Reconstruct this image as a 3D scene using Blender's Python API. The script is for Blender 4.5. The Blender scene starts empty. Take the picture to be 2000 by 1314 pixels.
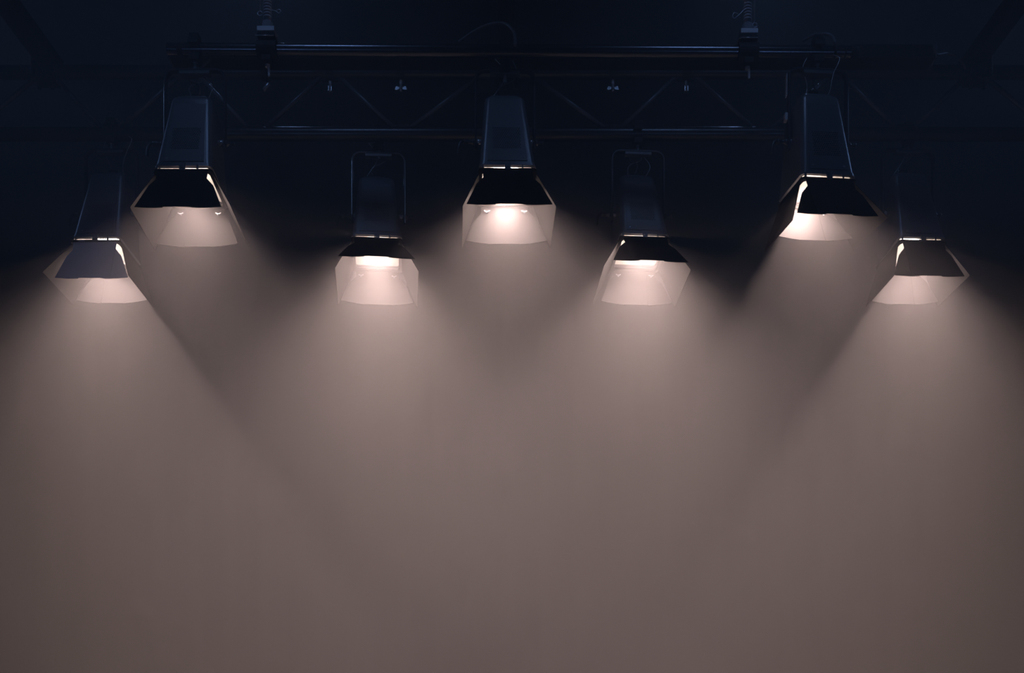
import bpy, bmesh, math, random
from mathutils import Vector, Matrix
random.seed(7)
R = math.radians
C = bpy.context.scene.collection
sc = bpy.context.scene

# ------------------------------------------------------------------ camera
CAMZ = 1.5                      # eye height; all rig heights below are relative to it
F = 2000.0; HZ = 1350.0         # focal length and horizon of the 2000x1314 picture
cam = bpy.data.cameras.new('camera'); camo = bpy.data.objects.new('camera', cam); C.objects.link(camo)
camo.location = (0, 0, CAMZ); camo.rotation_euler = (R(90), 0, 0)
cam.sensor_width = 36; cam.lens = 36 * F / 2000; cam.shift_y = (HZ - 657) / 2000
cam.clip_start = 0.05; cam.clip_end = 60
sc.camera = camo

# ------------------------------------------------------------------ world, exposure, sampling
w = bpy.data.worlds.new('world'); sc.world = w; w.use_nodes = True
w.node_tree.nodes['Background'].inputs[0].default_value = (0, 0, 0, 1)
w.node_tree.nodes['Background'].inputs[1].default_value = 0
sc.view_settings.view_transform = 'Standard'; sc.view_settings.look = 'None'
sc.view_settings.gamma = 1; sc.view_settings.exposure = 0; sc.view_settings.use_curve_mapping = False
cy = sc.cycles
cy.use_denoising = True; cy.denoising_input_passes = 'RGB_ALBEDO_NORMAL'; cy.denoiser = 'OPENIMAGEDENOISE'
cy.max_bounces = 6; cy.diffuse_bounces = 3; cy.glossy_bounces = 3; cy.volume_bounces = 0
cy.sample_clamp_indirect = 3; cy.use_light_tree = True
cy.use_adaptive_sampling = False

# ------------------------------------------------------------------ light levels
LAMP_W = 21.0                   # each studio lamp
LAMP_COL = (1.0, 0.72, 0.655)
HAZE = 0.12
def blue_light(name, loc, aim, energy, size=0.3, col=(0.27, 0.47, 1.0), blend=0.6, ang=110):
    l = bpy.data.lights.new(name, 'SPOT'); l.energy = energy; l.color = col
    l.shadow_soft_size = size; l.spot_size = R(ang); l.spot_blend = blend
    o = bpy.data.objects.new(name, l); C.objects.link(o); o.location = loc
    d = Vector(aim) - Vector(loc); o.rotation_euler = d.to_track_quat('-Z', 'Y').to_euler()
    return o
for q in (-1, 1):
    blue_light('blue_stage_light', (q * 1.5, 6.2, 6.1), (q * 1.0, 4.2, 4.1), 13, 0.05, ang=24)      # back light from above
    blue_light('blue_stage_light', (q * 5.0, 5.0, 6.1), (q * 1.1, 4.4, 3.8), 100, 0.12, ang=42)     # high side light on the lamp bodies
    blue_light('blue_stage_light', (q * 1.1, 2.7, 6.0), (q * 0.9, 4.4, 3.6), 34, 0.25, ang=50)      # front light from above
    blue_light('blue_stage_light', (q * 2.2, -1.5, 2.2), (q * 0.8, 7.8, 3.8), 70, 0.3, (0.22, 0.42, 1.0), 1.0, 42)   # wash from the hall

# ------------------------------------------------------------------ materials
def mat(name, col, rough=0.5, metal=0.0, spec=0.5, bump=0, bscale=200, var=0.0):
    m = bpy.data.materials.new(name); m.use_nodes = True; nt = m.node_tree
    b = nt.nodes['Principled BSDF']
    b.inputs['Base Color'].default_value = (*col, 1); b.inputs['Roughness'].default_value = rough
    b.inputs['Metallic'].default_value = metal; b.inputs['Specular IOR Level'].default_value = spec
    tc = nt.nodes.new('ShaderNodeTexCoord'); n = nt.nodes.new('ShaderNodeTexNoise')
    n.inputs['Scale'].default_value = bscale; n.inputs['Detail'].default_value = 3
    nt.links.new(tc.outputs['Object'], n.inputs['Vector'])
    if var:
        r = nt.nodes.new('ShaderNodeMix'); r.data_type = 'RGBA'
        r.inputs[6].default_value = (*[c * (1 - var) for c in col], 1)
        r.inputs[7].default_value = (*[min(1, c * (1 + var)) for c in col], 1)
        nt.links.new(n.outputs['Fac'], r.inputs[0]); nt.links.new(r.outputs[2], b.inputs['Base Color'])
    if bump:
        bp = nt.nodes.new('ShaderNodeBump'); bp.inputs['Strength'].default_value = bump
        bp.inputs['Distance'].default_value = 0.001
        nt.links.new(n.outputs['Fac'], bp.inputs['Height']); nt.links.new(bp.outputs[0], b.inputs['Normal'])
    return m
M = {}
M['housing'] = mat('housing_paint', (0.10, 0.115, 0.14), 0.30, 0, 1.0, 0.25, 900)
M['yoke'] = mat('yoke_paint', (0.05, 0.056, 0.07), 0.32, 0.2, 0.8)
M['leaf'] = mat('matt_black_leaf', (0.0048, 0.0048, 0.0048), 0.75, 0, 0.08, 0.1, 300, 0.12)
M['lit_leaf'] = mat('lit_leaf', (0.55, 0.55, 0.62), 0.6, 0, 0.4, 0.1, 300, 0.05)  # black leaf with the blue light falling on it put into the colour
M['black'] = mat('black_paint', (0.010, 0.010, 0.011), 0.6, 0, 0.3)
M['inside'] = mat('hollow_black', (0.002, 0.002, 0.002), 0.9, 0, 0.0)
M['pole'] = mat('zinc_pole', (0.40, 0.42, 0.46), 0.28, 0.4)
M['brace'] = mat('brace_steel', (0.13, 0.14, 0.16), 0.35, 0.3)
M['chrome'] = mat('bright_zinc', (0.62, 0.65, 0.70), 0.25, 0.6)
M['alu'] = mat('cast_aluminium', (0.62, 0.64, 0.68), 0.45, 0.2, 0.5, 0.5, 700, 0.1)
M['tube'] = mat('black_tube', (0.03, 0.033, 0.04), 0.30, 0.4, 0.8, 0.05, 60)
M['bar'] = mat('gloss_bar', (0.10, 0.105, 0.12), 0.20, 0.85, 0.5, 0.05, 40)
M['reflector'] = mat('white_reflector', (0.80, 0.78, 0.76), 0.5, 0, 0.5)
M['cable'] = mat('rubber_cable', (0.10, 0.105, 0.12), 0.45, 0, 0.6)
M['wire'] = mat('steel_wire', (0.5, 0.52, 0.56), 0.35, 0.5)
M['wall'] = mat('dark_wall', (0.012, 0.014, 0.020), 0.9, 0, 0.1, 0, 3, 0.15)
M['ceiling'] = mat('black_ceiling', (0.006, 0.006, 0.007), 0.95, 0, 0.05)
M['floor'] = mat('black_stage_floor', (0.02, 0.02, 0.02), 0.7, 0, 0.3, 0, 5, 0.2)
M['curtain'] = mat('navy_velvet', (0.006, 0.010, 0.024), 0.95, 0, 0.02, 0, 14, 0.15)
def emis(name, col, s):
    m = bpy.data.materials.new(name); m.use_nodes = True; nt = m.node_tree; nt.nodes.clear()
    o = nt.nodes.new('ShaderNodeOutputMaterial'); e = nt.nodes.new('ShaderNodeEmission')
    e.inputs[0].default_value = (*col, 1); e.inputs[1].default_value = s
    nt.links.new(e.outputs[0], o.inputs[0]); return m
M['lamp'] = emis('halogen_glow', (1.0, 0.80, 0.68), 60)

# ------------------------------------------------------------------ mesh helpers
def obj(name, bm, m, parent=None, smooth=False, mx=None):
    me = bpy.data.meshes.new(name)
    bmesh.ops.recalc_face_normals(bm, faces=bm.faces)
    bm.to_mesh(me); bm.free()
    if smooth:
        for p in me.polygons: p.use_smooth = True
    me.materials.append(M[m])
    o = bpy.data.objects.new(name, me); C.objects.link(o)
    if parent: o.parent = parent
    if mx is not None: o.matrix_local = mx
    return o
def ref(name, me, parent, mx=None):
    o = bpy.data.objects.new(name, me); C.objects.link(o); o.parent = parent
    if mx is not None: o.matrix_local = mx
    return o
def tag(o, label=None, cat=None, group=None, kind=None):
    for k, v in (('label', label), ('category', cat), ('group', group), ('kind', kind)):
        if v: o[k] = v
    return o
def empty(name, loc, label=None, cat=None, group=None):
    o = bpy.data.objects.new(name, None); C.objects.link(o); o.location = loc; o.empty_display_size = 0.1
    return tag(o, label, cat, group)
def box(bm, lo, hi, bev=0.0, mx=None):
    r = bmesh.ops.create_cube(bm, size=1); vs = r['verts']
    for v in vs:
        v.co = Vector([(lo[i] + hi[i]) / 2 + v.co[i] * (hi[i] - lo[i]) for i in range(3)])
    if bev:
        es = list({e for v in vs for e in v.link_edges})
        rb = bmesh.ops.bevel(bm, geom=es, offset=bev, segments=2, affect='EDGES', profile=0.5)
        vs = list({v for f in rb['faces'] for v in f.verts} | {v for v in vs if v.is_valid})
    if mx is not None:
        for v in vs: v.co = mx @ v.co
    return bm
def frame_at(a, b):
    d = (b - a).normalized(); up = Vector((0, 0, 1)) if abs(d.z) < 0.9 else Vector((1, 0, 0))
    x = d.cross(up).normalized(); y = x.cross(d).normalized(); return d, x, y
def ring_loft(bm, rings, close=True, caps=True):
    vr = [[bm.verts.new(p) for p in r] for r in rings]
    n = len(vr[0])
    for a, b in zip(vr, vr[1:]):
        for i in range(n if close else n - 1):
            j = (i + 1) % n
            bm.faces.new((a[i], a[j], b[j], b[i]))
    if caps:
        if caps in (True, 'start'): bm.faces.new(vr[0])
        if caps in (True, 'end'): bm.faces.new(vr[-1][::-1])
    return vr
def sweep(bm, pts, rx, ry=None, n=10, fixed=None):
    """sweep an ellipse along a polyline; fixed = constant second axis"""
    ry = ry or rx; pts = [Vector(p) for p in pts]; rings = []; px = None
    for i, p in enumerate(pts):
        d = (pts[min(i + 1, len(pts) - 1)] - pts[max(i - 1, 0)]).normalized()
        if fixed is not None: y = Vector(fixed); x = d.cross(y).normalized()
        else:
            if px is None: _, x, y = frame_at(Vector((0, 0, 0)), d)
            else: x = (px - d * px.dot(d)).normalized()
            y = x.cross(d).normalized(); px = x
        rings.append([p + x * rx * math.cos(2 * math.pi * k / n) + y * ry * math.sin(2 * math.pi * k / n) for k in range(n)])
    ring_loft(bm, rings); return bm
def tube(bm, a, b, r, n=16): return sweep(bm, [a, b], r, n=n)
def lathe(bm, prof, a, d, n=20):
    a = Vector(a); d = Vector(d).normalized(); _, x, y = frame_at(Vector((0, 0, 0)), d)
    ring_loft(bm, [[a + d * t + x * r * math.cos(2 * math.pi * k / n) + y * r * math.sin(2 * math.pi * k / n) for k in range(n)] for t, r in prof])
    return bm
def hollow_tube(bm, a, b, r, t=0.004, n=28):
    a = Vector(a); b = Vector(b); d, x, y = frame_at(a, b)
    c = lambda p, rr: [p + x * rr * math.cos(2 * math.pi * k / n) + y * rr * math.sin(2 * math.pi * k / n) for k in range(n)]
    rs = [c(a, r - t), c(a, r), c(b, r), c(b, r - t)]
    ring_loft(bm, rs + [rs[0]], caps=False); bmesh.ops.remove_doubles(bm, verts=bm.verts, dist=1e-6)
    return bm
def prism(bm, poly, y0, y1):
    """polygon in (x, z) extruded from y0 to y1"""
    a = [bm.verts.new((x, y0, z)) for x, z in poly]; b = [bm.verts.new((x, y1, z)) for x, z in poly]
    bm.faces.new(a); bm.faces.new(b[::-1]); n = len(a)
    for i in range(n):
        j = (i + 1) % n; bm.faces.new((a[i], b[i], b[j], a[j]))
    return bm
def smooth_pts(ps, n=8):
    ps = [Vector(p) for p in ps]; out = []
    q = [ps[0] * 2 - ps[1]] + ps + [ps[-1] * 2 - ps[-2]]
    for i in range(1, len(q) - 2):
        for k in range(n):
            t = k / n; a, b, c, d = q[i - 1:i + 3]
            out.append(0.5 * ((2 * b) + (c - a) * t + (2 * a - 5 * b + 4 * c - d) * t * t + (3 * b - a - 3 * c + d) * t ** 3))
    out.append(ps[-1]); return out
def at(px, py, Y):
    return Vector(((px - 1000) / F * Y, Y, (HZ - py) / F * Y + CAMZ))

# ------------------------------------------------------------------ the room
def slab(name, lo, hi, m):
    o = obj(name, box(bmesh.new(), lo, hi), m); o['kind'] = 'structure'; return o
XR, Y0, Y1, ZT = 7.0, -3.0, 8.2, 6.6
slab('floor', (-XR - .2, Y0 - .2, -.2), (XR + .2, Y1 + .2, 0), 'floor')
slab('ceiling', (-XR - .2, Y0 - .2, ZT), (XR + .2, Y1 + .2, ZT + .2), 'ceiling')
slab('wall_left', (-XR - .2, Y0, 0), (-XR, Y1, ZT), 'wall')
slab('wall_right', (XR, Y0, 0), (XR + .2, Y1, ZT), 'wall')
slab('wall_back', (-XR - .2, Y1, 0), (XR + .2, Y1 + .2, ZT), 'wall')
slab('wall_front', (-XR - .2, Y0 - .2, 0), (XR + .2, Y0, ZT), 'wall')

# stage curtain with real folds
bm = bmesh.new(); n = 900; rows = [0.02, 1.5, 3.0, 4.5, 6.1]; grid = []
for z in rows:
    row = []
    for i in range(n + 1):
        x = -6.6 + 13.2 * i / n
        y = 7.85 + 0.014 * math.sin(x * 21 + 1.3 * math.sin(x * 2.3)) + 0.012 * math.sin(x * 8.1 + z * .25 + 1) + 0.002 * math.sin(x * 47 + z * .4)
        row.append(bm.verts.new((x, y, z)))
    grid.append(row)
for a, b in zip(grid, grid[1:]):
    for i in range(n): bm.faces.new((a[i], a[i + 1], b[i + 1], b[i]))
cur = obj('stage_curtain', bm, 'curtain', smooth=True)
md = cur.modifiers.new('thick', 'SOLIDIFY'); md.thickness = 0.004
tag(cur, 'dark navy pleated stage curtain filling the background behind the haze', 'curtain')

# ------------------------------------------------------------------ studio lamp
HW, HT, HD, HDT, HH = .1126, .0809, .1131, .0818, .3413     # half widths / depths at mouth and at top, height
PIV = 0.19; ZF = -0.02
LB, BB = .1789, .1689; LS, ES = .1891, .1368
def rrect(hx, hy, r, z, n=5):
    pts = []
    for cx, cy_, a0 in ((hx - r, hy - r, 0), (-hx + r, hy - r, 90), (-hx + r, -hy + r, 180), (hx - r, -hy + r, 270)):
        for k in range(n + 1):
            a = R(a0 + 90 * k / n); pts.append(Vector((cx + r * math.cos(a), cy_ + r * math.sin(a), z)))
    return pts
def lerp(a, b, t): return a + (b - a) * t
def mesh_of(bm, name, m, smooth=False):
    o = obj(name, bm, m, smooth=smooth); me = o.data; bpy.data.objects.remove(o); return me
def mk_housing():
    bm = bmesh.new()
    prof = [(0.0, 1.0, 0), (0.0, 1.02, 0), (.012, 1.02, 0), (.013, 1.0, 0), (.16, 1, 0), (HH - .02, 1, 0), (HH - .008, .985, 0), (HH, .93, 0)]
    rings = []
    for z, s, _ in prof:
        t = z / HH; rings.append(rrect(lerp(HW, HT, t) * s, lerp(HD, HDT, t) * s, .022, z))
    # collar cap on top
    rings.append(rrect(HT * .80, HDT * .80, .018, HH + .004)); rings.append(rrect(HT * .78, HDT * .78, .018, HH + .014))
    inner = rrect(HW * .93, HD * .93, .016, 0.0)
    ring_loft(bm, [inner] + rings, caps='end')
    o = obj('housing', bm, 'housing', smooth=True); me = o.data; bpy.data.objects.remove(o)
    me.set_sharp_from_angle(angle=R(38)); return me
def mk_panel():
    """front access panel with a hexagonally staggered field of round holes; lies in plane x,z with y=0, faces -y"""
    bm = bmesh.new(); W0, W1, z0, z1 = .080, .062, .022, .300
    nx, nz = 13, 13; cw = .115 / nx; ch = .105 / nz; vx = .115 / 2; vz0, vz1 = .078, .078 + .105
    def q(a, b, c, d): bm.faces.new([bm.verts.new((x, 0, z)) for x, z in (a, b, c, d)])
    for j in range(nz):
        off = (j % 2) * cw / 2; zb = vz0 + j * ch
        cnt = nx - (j % 2)
        if j % 2:
            q((-vx, zb), (-vx + off, zb), (-vx + off, zb + ch), (-vx, zb + ch)); q((vx - off, zb), (vx, zb), (vx, zb + ch), (vx - off, zb + ch))
        for i in range(cnt):
            xb = -vx + off + i * cw; cx, cz = xb + cw / 2, zb + ch / 2; r = cw * .33
            o8 = []; i8 = []
            for k in range(8):
                a = R(45 * k); c, s = math.cos(a), math.sin(a); f = 1 / max(abs(c), abs(s))
                o8.append(bm.verts.new((cx + c * f * cw / 2, 0, cz + s * f * ch / 2))); i8.append(bm.verts.new((cx + c * r, 0, cz + s * r)))
            for k in range(8): bm.faces.new((o8[k], o8[(k + 1) % 8], i8[(k + 1) % 8], i8[k]))
    e = lambda z: lerp(W0, W1, (z - z0) / (z1 - z0))
    q((-e(z0), z0), (e(z0), z0), (e(vz0), vz0), (-e(vz0), vz0)); q((-e(vz1), vz1), (e(vz1), vz1), (e(z1), z1), (-e(z1), z1))
    for s in (-1, 1): q((s * vx, vz0), (s * e(vz0), vz0), (s * e(vz1), vz1), (s * vx, vz1))
    bmesh.ops.remove_doubles(bm, verts=bm.verts, dist=1e-6)
    r = bmesh.ops.extrude_face_region(bm, geom=bm.faces[:])
    for v in r['geom']:
        if isinstance(v, bmesh.types.BMVert): v.co.y -= .0025
    return mesh_of(bm, 'vent_panel', 'housing')
def mk_backing():
    return mesh_of(box(bmesh.new(), (-.06, -.0008, .075), (.06, -.0002, .186)), 'vent_cavity', 'inside')
def mk_frame():
    bm = bmesh.new()
    out = lambda s, z: rrect(HW * s, HD * s, .014, z)
    rs = [out(.90, -.014), out(1.03, -.014), out(1.03, -.024), out(.90, -.024)]
    ring_loft(bm, rs + [rs[0]], caps=False); bmesh.ops.remove_doubles(bm, verts=bm.verts, dist=1e-6)
    return mesh_of(bm, 'door_frame', 'leaf')
def mk_reflector():
    bm = bmesh.new()
    rs = [rrect(.100, .100, .012, .001), rrect(.098, .096, .012, .035), rrect(.092, .070, .02, .075), rrect(.085, .035, .02, .098), rrect(.08, .012, .01, .102)]
    rs2 = [[p + Vector((0, 0, .003)) for p in r] for r in rs]
    ring_loft(bm, rs, caps='end')
    return mesh_of(bm, 'reflector', 'reflector', True)
def mk_leaf_big():
    p = [(-.100, 0), (.100, 0), (.100, -.02), (.090, -LB - .003), (-.090, -LB - .003), (-.100, -.02)]
    bm = bmesh.new(); prism(bm, p, -.001, .001)
    for x in (-.06, .06): tube(bm, (x - .014, 0, .001), (x + .014, 0, .001), .0042, 10)
    return mesh_of(bm, 'barn_door', 'leaf')
def mk_wing(s):
    p = [(.058, -.016), (.090, -.014), (.098, -.036), (.127, -.070), (BB, -LB + .005)]
    for k in range(1, 8):
        t = k / 7; p.append((lerp(BB, .055, t), -LB + .005 - .011 * math.sin(t * math.pi / 2)))
    p.append((.052, -LB + .002))
    p = [(s * x, z) for x, z in p]
    bm = bmesh.new(); prism(bm, p, .0012, .0027)
    for v in bm.verts: v.co.y += max(0, abs(v.co.x) - .055) * .07
    return mesh_of(bm, 'wing_flap', 'leaf')
def mk_leaf_side():
    p = [(-.096, 0), (.096, 0), (.100, -.012), (ES, -LS), (ES - .006, -LS - .002), (-ES + .006, -LS - .002), (-ES, -LS), (-.100, -.012)]
    bm = bmesh.new(); prism(bm, p, -.001, .001)
    for x in (-.06, .06): tube(bm, (x - .012, 0, .001), (x + .012, 0, .001), .004, 10)
    return mesh_of(bm, 'barn_door', 'leaf')
def mk_thumb():
    bm = bmesh.new()
    lathe(bm, [(0, .0045), (.004, .0045), (.004, .003), (.010, .003)], (0, 0, 0), (0, 1, 0), 10)
    for s in (-1, 1): prism(bm, [(s * .002, -.0015), (s * .011, .003), (s * .012, .007), (s * .008, .007), (s * .002, .0022)], .006, .0085)
    return mesh_of(bm, 'thumb_screw', 'alu')
def mk_yoke():
    bm = bmesh.new(); hw, top, r = .1205, .295, .038; pts = [(-hw, 0, -.03)]
    pts.append((-hw, 0, top - r))
    for k in range(1, 8): a = R(180 - 90 * k / 8); pts.append((-hw + r + r * math.cos(a), 0, top - r + r * math.sin(a)))
    pts.append((-hw + r, 0, top)); pts.append((hw - r, 0, top))
    for k in range(1, 8): a = R(90 - 90 * k / 8); pts.append((hw - r + r * math.cos(a), 0, top - r + r * math.sin(a)))
    pts += [(hw, 0, top - r), (hw, 0, -.03)]
    rings = []
    P = [Vector(p) for p in pts]
    for i, p in enumerate(P):
        d = (P[min(i + 1, len(P) - 1)] - P[max(i - 1, 0)]).normalized(); x = d.cross(Vector((0, 1, 0))).normalized()
        t, wd, c = .0048, .013, .0025
        rings.append([p + x * a + Vector((0, 1, 0)) * b for a, b in ((t, wd - c), (t - c, wd), (-t + c, wd), (-t, wd - c), (-t, -wd + c), (-t + c, -wd), (t - c, -wd), (t, -wd + c))])
    ring_loft(bm, rings)
    return mesh_of(bm, 'yoke', 'yoke')
def mk_plate():
    bm = box(bmesh.new(), (-.062, -.016, .276), (.062, .016, .289), .002)
    return mesh_of(bm, 'stiffener_bar', 'housing')
def mk_lever():
    bm = bmesh.new(); lathe(bm, [(0, .012), (.012, .012), (.014, .008), (.034, .008), (.036, .011), (.046, .011)], (-.124, 0, 0), (-1, 0, 0), 14)
    sweep(bm, smooth_pts([(-.170, 0, .004), (-.182, -.004, -.004), (-.190, -.008, -.024), (-.193, -.008, -.055)]), .0055, n=8)
    return mesh_of(bm, 'tilt_lever', 'yoke', True)
def mk_knob():
    bm = bmesh.new(); lathe(bm, [(0, .013), (.010, .013), (.012, .006), (.030, .006), (.031, .008), (.036, .008)], (.124, 0, 0), (1, 0, 0), 14)
    return mesh_of(bm, 'pivot_knob', 'yoke', True)
def mk_pivot(s):
    bm = bmesh.new(); tube(bm, (s * .092, 0, 0), (s * .117, 0, 0), .012, 14)
    return mesh_of(bm, 'pivot_boss', 'chrome', True)
def mk_clip():
    bm = box(bmesh.new(), (-.012, -.004, -.022), (.012, .004, .014), .0015); box(bm, (-.006, -.007, -.012), (.006, -.004, .006), .001)
    return mesh_of(bm, 'front_clip', 'housing')
def mk_catch():
    bm = box(bmesh.new(), (-.004, -.003, -.014), (.004, .003, .004), .001)
    return mesh_of(bm, 'frame_catch', 'housing')
def mk_screw():
    bm = bmesh.new(); lathe(bm, [(0, .0042), (.0015, .0042), (.0028, .0025)], (0, 0, 0), (0, -1, 0), 10)
    return mesh_of(bm, 'panel_screw', 'chrome')
def mk_topcap():
    bm = box(bmesh.new(), (-.035, -.03, HH + .012), (.035, .03, HH + .040), .006); box(bm, (-.018, -.034, HH + .038), (.018, .012, HH + .050), .003)
    return mesh_of(bm, 'terminal_box', 'black')
def mk_bulb():
    bm = bmesh.new(); sweep(bm, [(-.05, 0, .068), (.05, 0, .068)], .006, n=10)
    return mesh_of(bm, 'halogen_bulb', 'lamp', True)
def mk_clamp():
    """hook clamp: origin at the yoke top, pipe centre .062 above"""
    bm = bmesh.new(); z = .065; r = .030
    pts = [(x_, y_) for x_, y_ in ()]
    out = []
    for k in range(0, 13): a = R(-60 + 25 * k); out.append((math.sin(a), math.cos(a)))
    # C-shaped hook swept around the pipe in the y,z plane
    rings = []
    for k in range(15):
        a = R(-120 + 270 * k / 14 + 30)
        n = Vector((0, math.sin(a), math.cos(a))); c = Vector((0, 0, z))
        t0, t1, hx = r + .001, r + .011, .020
        rings.append([c + n * t0 + Vector((-hx, 0, 0)), c + n * t0 + Vector((hx, 0, 0)), c + n * t1 + Vector((hx, 0, 0)), c + n * t1 + Vector((-hx, 0, 0))])
    ring_loft(bm, rings)
    box(bm, (-.019, -.022, z + r + .004), (.019, .022, z + r + .022), .003)
    box(bm, (-.022, -.026, .006), (.022, .026, z - r - .001), .003)
    return mesh_of(bm, 'hook_clamp', 'black')
def mk_clampbolt():
    bm = bmesh.new(); lathe(bm, [(-.028, .006), (-.022, .009), (-.014, .009), (-.012, .006), (.006, .006)], (0, 0, 0), (0, 0, 1), 8)
    lathe(bm, [(0, .011), (.006, .011)], (0, 0, .005), (0, 0, 1), 6)
    return mesh_of(bm, 'clamp_bolt', 'chrome')
ME = dict(housing=mk_housing(), panel=mk_panel(), backing=mk_backing(), frame=mk_frame(), reflector=mk_reflector(), big=mk_leaf_big(),
          wl=mk_wing(-1), wr=mk_wing(1), side=mk_leaf_side(), thumb=mk_thumb(), yoke=mk_yoke(), plate=mk_plate(), lever=mk_lever(), knob=mk_knob(),
          pl=mk_pivot(-1), pr=mk_pivot(1), clip=mk_clip(), catch=mk_catch(), screw=mk_screw(), cap=mk_topcap(), bulb=mk_bulb(), clamp=mk_clamp(), bolt=mk_clampbolt())
lit_big = ME['big'].copy(); lit_big.materials.clear(); lit_big.materials.append(M['lit_leaf'])
lit_wings = []
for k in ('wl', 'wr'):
    g = ME[k].copy(); g.materials.clear(); g.materials.append(M['lit_leaf']); lit_wings.append(g)
Rx = lambda a: Matrix.Rotation(R(a), 4, 'X'); Ry = lambda a: Matrix.Rotation(R(a), 4, 'Y'); Rz = lambda a: Matrix.Rotation(R(a), 4, 'Z'); Tr = lambda x, y, z: Matrix.Translation((x, y, z))

def lamp(par, label, group, bar_z, power=1.0, cables=(), lit_near=False, off=(0, 0), yx=0.0, spread=115):
    X, Y, Z, tilt, pan, roll, tn, tf, tl, tr = par
    rot = Rz(pan) @ Ry(roll) @ Rx(-tilt)
    org = Vector((X, Y, Z + CAMZ)) + rot @ Vector((0, 0, PIV - .15))          # the yoke pivot
    root = empty('barn_door_spotlight', org, label, 'stage light', group)
    H = rot @ Tr(0, 0, -PIV)                                                     # head frame
    ref('housing', ME['housing'], root, H)
    slope = math.degrees(math.atan((HD - HDT) / HH))
    PF = H @ Tr(0, -HD - .0003, 0) @ Rx(-slope)
    p = ref('vent_panel', ME['panel'], root, PF)
    ref('vent_cavity', ME['backing'], p)
    for s in (-1, 1): ref('panel_screw', ME['screw'], p, Tr(s * .066, -.0025, .036))
    fr = ref('door_frame', ME['frame'], root, H)
    ref('front_clip', ME['clip'], fr, Tr(0, -HD * 1.03, 0))
    for x in (.058, -.1): ref('frame_catch', ME['catch'], fr, Tr(x, -HD * 1.02, 0))
    ref('reflector', ME['reflector'], root, H)
    ref('halogen_bulb', ME['bulb'], root, H)
    ref('terminal_box', ME['cap'], root, H)
    for me, a, th, big, nm in (('big', 0, tn, 1, 'n'), ('big', 180, tf, 1, 'f'), ('side', -90, tl, 0, 'l'), ('side', 90, tr, 0, 'r')):
        base = H @ Rz(a) @ Tr(0, -(HD if big else HW), ZF) @ Rx(-th)
        g = lit_near and nm == 'n'
        lf = ref('barn_door', lit_big if g else ME[me], root, base)
        if g: lf['label'] = 'front barn door leaf, pale from light put into its colour'
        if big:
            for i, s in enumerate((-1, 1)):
                ref('wing_flap', lit_wings[i] if g else ME['wl' if s < 0 else 'wr'], lf)
                ref('thumb_screw', ME['thumb'], lf, Tr(s * .078, .0027, -.036))
    yk = Tr(yx, 0, 0) @ Rz(pan * .5)
    ref('yoke', ME['yoke'], root, yk); ref('stiffener_bar', ME['plate'], root, yk)
    ref('tilt_lever', ME['lever'], root, yk); ref('pivot_knob', ME['knob'], root, yk)
    ref('pivot_boss', ME['pl'], root, yk); ref('pivot_boss', ME['pr'], root, yk)
    # hook clamp sized to reach its bar
    topz = org.z + .300; gap = bar_z - topz
    cl = ref('hook_clamp', ME['clamp'], root, Tr(yx, 0, .300 + gap - .065)); ref('clamp_bolt', ME['bolt'], cl, Tr(0, 0, 0) if gap > .05 else Tr(0, 0, .0))
    # cables behind the yoke
    top = H @ Vector((0, 0, HH + .045))
    k = 0
    for pts in cables:
        q = [Vector(p) if len(p) == 3 else p for p in pts]
        bm = bmesh.new(); sweep(bm, smooth_pts([top + q[0]] + [Vector(v) for v in q[1:]]), .0035 if k == 0 else .0018, n=7)
        obj('power_cable' if k == 0 else 'safety_wire', bm, 'cable' if k == 0 else 'wire', root, True); k += 1
    # the light it gives
    l = bpy.data.lights.new('halogen_light', 'AREA'); l.shape = 'RECTANGLE'; l.size = .04; l.size_y = .02; l.spread = R(spread)
    l.energy = LAMP_W * power; l.color = LAMP_COL
    lo = bpy.data.objects.new('halogen_light', l); C.objects.link(lo); lo.parent = root; lo.matrix_local = H @ Tr(off[0], off[1], .032)
    return root
BAR_Y = 4.16
def bar_h(x): return CAMZ + (HZ - (97 + (x * F / BAR_Y + 673) * 6.2 / 1333)) / F * BAR_Y
TR_Y = 4.76
LOW_Z = CAMZ + (HZ - 262) / F * TR_Y; UP_Z = CAMZ + (HZ - 141) / F * TR_Y
cabA = [[(0, 0, 0), (.01, .02, .245), (-.03, .02, .27), (.02, .03, .33), (.05, .03, .36)],
        [(.03, 0, -.02), (.055, .01, .20), (.065, .01, .24), (.02, .01, .30), (.0, .01, .33)],
        [(-.02, 0, 0), (-.03, .02, .24), (.03, .02, .27), (-.02, .02, .31)]]
cabB = [[(0, 0, 0), (-.03, .02, .23), (.03, .01, .26), (.05, .02, .30), (.03, .02, .35)],
        [(-.04, 0, -.02), (-.05, .01, .19), (-.01, .01, .25), (.0, .01, .30), (-.04, .01, .35)]]
cabC = [[(0, 0, 0), (.02, .02, .22), (.0, .01, .25), (.03, .02, .32)],
        [(.05, 0, -.03), (.06, -.02, .20), (.075, -.02, .27), (.10, -.02, .33), (.08, 0, .36)],
        [(-.02, 0, 0), (-.02, .02, .25), (-.04, .01, .31), (-.02, .01, .36)]]
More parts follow.
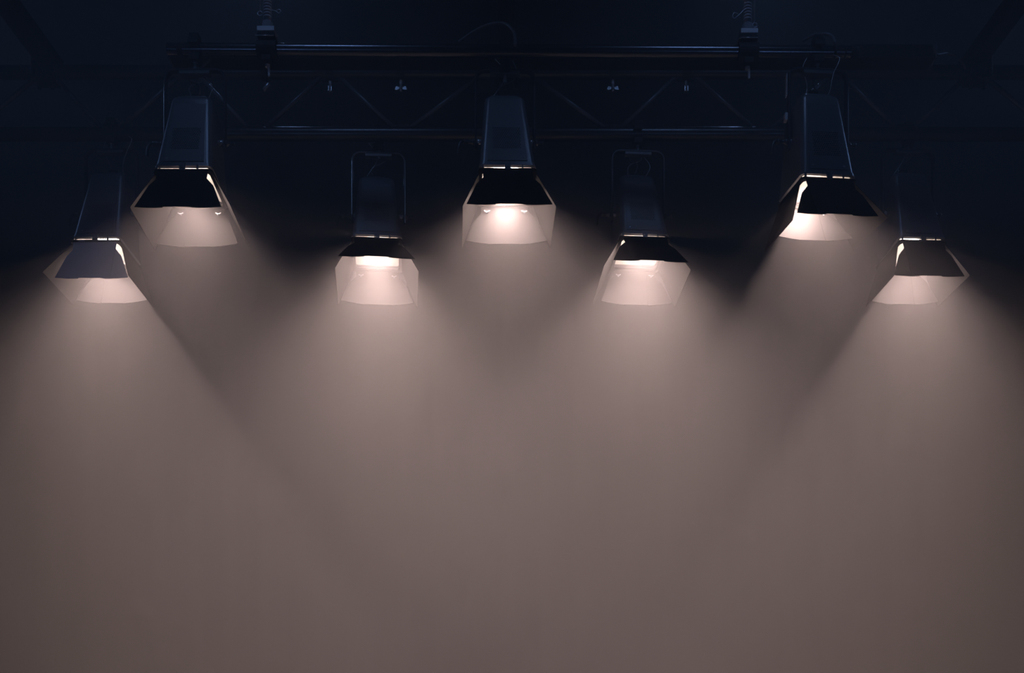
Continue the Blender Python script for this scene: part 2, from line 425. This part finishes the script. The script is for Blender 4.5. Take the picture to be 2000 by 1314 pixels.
LP = {
 'L1': [-1.853, 4.727, 2.166, 9.155, -4.437, 1.596, 2.744, -6.666, 32.315, 20.969],
 'L2': [-1.284, 4.143, 2.18, 10.648, -0.86, 0.324, 9.867, -2.581, 22.279, 28.648],
 'L3': [-0.631, 4.791, 2.186, 14.438, 6.619, -0.398, 29.54, -0.287, 22.1, 22.352],
 'L4': [-0.028, 4.214, 2.222, 10.025, 3.353, -1.319, 12.851, -3.475, 22.146, 21.94],
 'L5': [0.576, 4.738, 2.167, 14.522, 6.854, -0.965, 22.558, 0.988, 28.648, 23.308],
 'L6': [1.221, 4.142, 2.176, 2.424, 9.587, -2.134, 20.733, -22.82, 18.888, 36.233],
 'L7': [1.835, 4.763, 2.183, 8.801, 7.595, -2.142, 7.656, -2.947, 18.459, 23.527]}
GF, GB = 'spotlights on the front bar', 'spotlights under the truss'
lamp(LP['L1'], 'leftmost black barn door spotlight, hung low under the truss, its front leaf coloured as lit', GB, LOW_Z, 1.15, cabC, True, off=(0, -0.04), yx=0)
lamp(LP['L2'], 'left spotlight of the three on the front bar, overlapping the leftmost low one', GF, bar_h(-1.284), 0.5, cabA, off=(0, 0))
lamp(LP['L3'], 'low truss spotlight left of centre with its bright rectangular mouth showing', GB, LOW_Z, 1.2, cabB, off=(0, -0.05), yx=0.007)
lamp(LP['L4'], 'centre spotlight of the picture, on the front bar, its back leaf glowing brightly', GF, bar_h(-.028), 0.72, cabB, off=(0, 0.045), yx=0)
lamp(LP['L5'], 'low truss spotlight right of centre, bright mouth showing, leaves turned to the left', GB, LOW_Z, 1.2, cabA, off=(0, -0.05), yx=0.009)
lamp(LP['L6'], 'right spotlight of the three on the front bar, back leaf burnt white', GF, bar_h(1.221), 0.72, cabC, off=(-0.018, 0.04), spread=123, yx=0.017)
lab = bpy.data.objects['barn_door_spotlight.005'] if 'barn_door_spotlight.005' in bpy.data.objects else None
if lab:
    bm = box(bmesh.new(), (-.113, -.020, .185), (-.110, .004, .275), .001, Tr(0, 0, 0)); obj('yoke_label', bm, 'alu', lab)
    bm = box(bmesh.new(), (-.120, -.022, .085), (-.108, .006, .115), .002); obj('label_tag', bm, 'alu', lab)
lamp(LP['L7'], 'rightmost black barn door spotlight, hung low under the truss', GB, LOW_Z, 1.1, cabB, off=(0, -0.04), yx=0.01)

# ------------------------------------------------------------------ front bar, its trough and hangers
bar = empty('lighting_bar', (0, BAR_Y, bar_h(0)), 'glossy black horizontal pipe along the top carrying the three front spotlights', 'pipe')
a = Vector(((328 - 1000) / F * BAR_Y, 0, 0)); a.z = bar_h(a.x) - bar_h(0)
b = Vector(((1660 - 1000) / F * BAR_Y, 0, 0)); b.z = bar_h(b.x) - bar_h(0)
d = (b - a).normalized()
obj('pipe', hollow_tube(bmesh.new(), a, b, .025), 'bar', bar, True).data.set_sharp_from_angle(angle=R(40))
for t, wd in ((.040, .016), (.058, .004), (2.70, .010), (2.745, .006)):
    obj('tape_band', hollow_tube(bmesh.new(), a + d * t, a + d * (t + wd), .0256, .001), 'black', bar, True)
obj('end_collar', hollow_tube(bmesh.new(), b + d * .002, b + d * .03, .024, .003), 'black', bar, True)
tr = empty('cable_trough', at(1078, 112, 4.32), 'flat black box beam running behind the front bar and past its right end', 'beam')
L0 = (336 - 1078) / F * 4.32; L1 = -L0
obj('channel', box(bmesh.new(), (L0, -.045, -.028), (L1, .045, .028), .004), 'black', tr)
for s in (L0, L1): obj('end_plate', box(bmesh.new(), (s - .003, -.048, -.031), (s + .003, .048, .031), .001), 'housing', tr)
def wire(name, pts, r, m, label, cat, group=None):
    P = smooth_pts(pts); c = P[0].copy()
    o = obj(name, sweep(bmesh.new(), [p - c for p in P], r, n=8), m, smooth=True); o.location = c
    return tag(o, label, cat, group)
wire('power_cable', [at(896, 82, 4.3), at(925, 62, 4.28), at(955, 48, 4.26), at(985, 46, 4.24), at(1002, 60, 4.2), at(1006, 76, 4.14), at(1006, 88, 4.12)], .006, 'cable', 'dark cable arching over the front bar above the centre spotlight', 'cable')
wire('power_cable', [at(1568, 80, 4.3), at(1590, 68, 4.26), at(1612, 66, 4.22), at(1626, 72, 4.2), at(1631, 84, 4.115)], .006, 'cable', 'dark cable arching over the right end of the front bar', 'cable')
wire('power_cable', [at(1824, 86, 4.27), at(1829, 106, 4.28), at(1848, 104, 4.34), at(1868, 110, 4.5), at(1880, 122, 4.66), at(1886, 134, 4.70)], .006, 'cable', 'dark cable sagging from the trough end to the right truss joint', 'cable')
def hanger(px, top_y, label, rods, pole_r=.0165, loop=None):
    X = (px - 1000) / F * BAR_Y; bz = bar_h(X)
    o = empty('hanging_pole', (X, BAR_Y, bz), label, 'hanging pole', 'poles holding up the front bar')
    s = BAR_Y / F
    obj('pole', tube(bmesh.new(), (0, 0, .105), (0, 0, ZT - bz - .001), pole_r, 20), 'pole', o, True)
    bm = bmesh.new()
    for z in [.13 + .012 * i for i in range(6)]: lathe(bm, [(0, pole_r), (.002, pole_r + .0012), (.005, pole_r)], (0, 0, z), (0, 0, 1), 20)
    obj('threaded_sleeve', bm, 'chrome' if False else 'alu', o, True)
    obj('coupling_nut', lathe(bmesh.new(), [(0, .019), (.003, .0215), (.033, .0215), (.036, .018)], (0, 0, .078), (0, 0, 1), 8), 'chrome', o)
    obj('mounting_plate', box(bmesh.new(), (-.035, -.035, .058), (.035, .035, .077), .0015), 'alu', o)
    bm = bmesh.new()
    rs = []
    for k in range(25):
        aa = 2 * math.pi * k / 24; n_ = Vector((0, math.sin(aa), math.cos(aa)))
        rs.append([n_ * .0262 + Vector((-.036, 0, 0)), n_ * .0262 + Vector((.036, 0, 0)), n_ * .037 + Vector((.040, 0, 0)), n_ * .037 + Vector((-.040, 0, 0))])
    ring_loft(bm, rs, caps=False); bmesh.ops.remove_doubles(bm, verts=bm.verts, dist=1e-6)
    box(bm, (-.036, -.034, .034), (.036, .034, .050), .003); box(bm, (-.02, -.03, -.058), (.02, .03, -.034), .003)
    obj('swivel_clamp', bm, 'black', o)
    obj('hinge_pin', sweep(bmesh.new(), [(-.042, -.036, .037), (.034, -.036, .037)], .0022, n=8), 'chrome', o, True)
    bm = bmesh.new(); lathe(bm, [(0, .004), (-.05, .004), (-.052, .003)], (.006, 0, -.055), (0, 0, 1), 10); lathe(bm, [(-.004, .010), (-.014, .010)], (.0, 0, -.055), (0, 0, 1), 6)
    obj('clamp_bolt', bm, 'alu', o)
    for dx, z0, hook in rods:
        x = dx * s
        bm = bmesh.new(); tube(bm, (x, -.01, z0), (x, -.01, ZT - bz - .001), .0030, 8)
        obj('safety_rod', bm, 'chrome', o, True)
        bm = bmesh.new(); sweep(bm, [(x + .009 * math.cos(t), -.01, z0 - .008 + .009 * math.sin(t)) for t in [k * math.pi / 8 for k in range(16)]], .0024, n=6)
        obj('shackle', bm, 'wire', o, True)
    if loop:
        obj('wire_loop', sweep(bmesh.new(), smooth_pts([(p[0] * s, -.02, p[1] * s) for p in loop]), .0016, n=6), 'wire', o, True)
    return o
hanger(522.5, 0, 'left vertical pole clamped to the front bar beside the left front spotlight', [(-13.5, .150, 1)], loop=[(8, 72), (18, 70), (24, 66), (28, 70), (24, 73), (18, 70)])
hanger(1460, 0, 'right vertical pole clamped to the front bar, with a wire loop at its left', [(13, .112, 1)], loop=[(-4, 80), (-12, 74), (-20, 66), (-28, 60), (-31, 66), (-27, 71), (-18, 68), (-10, 76)])

# ------------------------------------------------------------------ truss across the whole frame
truss = empty('lighting_truss', (0, TR_Y, LOW_Z), 'black ladder truss with zigzag braces spanning the frame behind the front bar', 'truss')
s = TR_Y / F; HGT = UP_Z - LOW_Z; CR = .031
X0, X1 = -3.6, 3.6
for z in (0, HGT): obj('chord', hollow_tube(bmesh.new(), (X0, 0, z), (X1, 0, z), CR), 'tube', truss, True).data.set_sharp_from_angle(angle=R(40))
br = [((-210, 150), (-330 + 30, 250)), ((-190, 152), (-70, 250)), ((75, 152), (-48, 247)), ((105, 152), (200, 247)), ((352, 152), (234, 247)), ((388, 152), (486, 247)), ((630, 152), (517, 247)), ((660, 152), (770, 247)),
      ((938, 152), (800, 247)), ((1040, 152), (1182, 247)), ((1322, 152), (1212, 247)), ((1356, 152), (1472, 247)), ((1622, 152), (1508, 247)), ((1645, 152), (1752, 247)),
      ((1888, 152), (1784, 247)), ((1922, 152), (2045, 247)), ((2180, 152), (2075, 247))]
for (xa, ya), (xb, yb) in br:
    pa = at(xa, ya - 4, TR_Y) - truss.location; pb = at(xb, yb + 4, TR_Y) - truss.location
    pa.y = pb.y = 0
    obj('brace', tube(bmesh.new(), pa, pb, 0.0105, 14), 'brace', truss, True)
for px in (-60, 217, 500, 785, 1197, 1490, 1767, 2060):
    c = at(px, 262, TR_Y) - truss.location
    obj('gusset', box(bmesh.new(), (c.x - .035, -.008, CR - .004), (c.x + .035, .008, CR + .012), .002), 'black', truss)
for px in (90, 645, 1340, 1905):
    c = at(px, 262, TR_Y) - truss.location
    obj('gusset', box(bmesh.new(), (c.x - .038, -.008, HGT - CR - .012), (c.x + .038, .008, HGT - CR + .004), .002), 'black', truss)
c = at(987, 141, TR_Y) - truss.location
obj('splice_joint', hollow_tube(bmesh.new(), (c.x - .045, 0, HGT), (c.x + .045, 0, HGT), CR + .008, .007), 'black', truss, True)

# roof beams running towards the audience over the rig
for px, wd, lab in ((90, .078, 'left square black roof beam running from the truss up to the upper left corner'),
                    (990, .072, 'centre square black roof beam rising straight out of the top of the frame'),
                    (1908, .078, 'right square black roof beam running from the truss up to the upper right corner')):
    x = (px - 1000) * s; z = UP_Z + CR + .002
    o = empty('roof_beam', (x, TR_Y, z), lab, 'beam', 'roof beams')
    obj('box_section', box(bmesh.new(), (-wd / 2, -6.5, 0), (wd / 2, .10, wd), .003), 'black', o)
    bm = bmesh.new(); box(bm, (-wd / 2 - .012, -.05, -CR * 2 - .008), (-wd / 2 + .0, .05, .03), .003); box(bm, (wd / 2, -.05, -CR * 2 - .008), (wd / 2 + .012, .05, .03), .003)
    box(bm, (-wd / 2 - .012, -.045, -CR * 2 - .018), (wd / 2 + .012, .045, -CR * 2 - .006), .003)
    obj('saddle_bracket', bm, 'black', o)
    bm = bmesh.new()
    for q in (-.03, .03): lathe(bm, [(0, .006), (-.022, .006), (-.022, .009), (-.03, .009)], (q, 0, -CR * 2 - .018), (0, 0, 1), 8)
    obj('bracket_bolt', bm, 'yoke', o)

# ------------------------------------------------------------------ empty clamps hanging from the upper chord
def empty_clamp(px, label, style, mt='alu'):
    x = (px - 1000) * s
    o = empty('pipe_clamp', (x, TR_Y, UP_Z), label, 'clamp', 'empty clamps on the upper truss tube')
    bm = bmesh.new(); rs = []
    for k in range(25):
        aa = 2 * math.pi * k / 24; n_ = Vector((0, math.sin(aa), math.cos(aa))); rs.append([n_ * (CR + .001) + Vector((-.018, 0, 0)), n_ * (CR + .001) + Vector((.018, 0, 0)), n_ * (CR + .007) + Vector((.018, 0, 0)), n_ * (CR + .007) + Vector((-.018, 0, 0))])
    ring_loft(bm, rs, caps=False); bmesh.ops.remove_doubles(bm, verts=bm.verts, dist=1e-6)
    obj('collar', bm, 'black', o)
    z = -CR - .006
    if style == 'tilt':
        obj('spigot', lathe(bmesh.new(), [(0, .008), (.002, .0095), (.040, .0095), (.043, .006)], (.018, 0, -.046 - .006), (-.62, 0, -.78), 16), 'chrome', o, True)
        obj('spigot_arm', sweep(bmesh.new(), smooth_pts([(0, 0, z + .004), (.012, 0, z - .008), (.018, 0, -.052)]), .003, n=8), 'black', o)
        return o
    obj('bolt', lathe(bmesh.new(), [(0, .007), (-.022, .0075), (-.022, .005), (-.052, .005), (-.054, .003)], (0, 0, z + .002), (0, 0, 1), 12), mt, o)
    bm = bmesh.new(); lathe(bm, [(0, .008), (-.012, .008)], (0, 0, z - .030), (0, 0, 1), 10)
    if style == 'wing':
        for q in (-1, 1): prism(bm, [(q * .005, z - .034), (q * .022, z - .028), (q * .028, z - .044), (q * .020, z - .046), (q * .006, z - .042)], -.002, .002)
    if style == 'side':
        for q in (-1, 1): prism(bm, [(q * .005, z - .034), (q * .008, z - .030), (q * .008, z - .054), (q * .005, z - .054)], -.010, .010)
    obj('wing_nut', bm, 'chrome', o)
    return o
empty_clamp(518, 'empty clamp with a tilted silver spigot below the left hanging pole', 'tilt')
empty_clamp(645, 'empty clamp with a dull bolt at the truss joint left of centre', 'side', 'alu')
empty_clamp(783, 'empty clamp with spread wing nut left of the centre spotlight', 'wing')
empty_clamp(1197, 'empty clamp with spread wing nut right of the centre spotlight', 'wing')
empty_clamp(1340, 'empty clamp with shiny narrow nut at the truss joint right of centre', 'side', 'chrome')

# ------------------------------------------------------------------ stage haze
bm = box(bmesh.new(), (-XR + .01, Y0 + .01, .01), (XR - .01, Y1 - .01, ZT - .01))
hz = obj('stage_haze', bm, 'black')
m = bpy.data.materials.new('haze'); m.use_nodes = True; nt = m.node_tree; nt.nodes.clear()
o_ = nt.nodes.new('ShaderNodeOutputMaterial'); v = nt.nodes.new('ShaderNodeVolumeScatter')
v.inputs['Color'].default_value = (1, 1, 1, 1); v.inputs['Density'].default_value = HAZE; v.inputs['Anisotropy'].default_value = 0.25
nt.links.new(v.outputs[0], o_.inputs['Volume'])
hz.data.materials.clear(); hz.data.materials.append(m); m.cycles.homogeneous_volume = True
tag(hz, 'thin stage haze filling the whole room and catching the light beams', 'haze', kind='stuff')
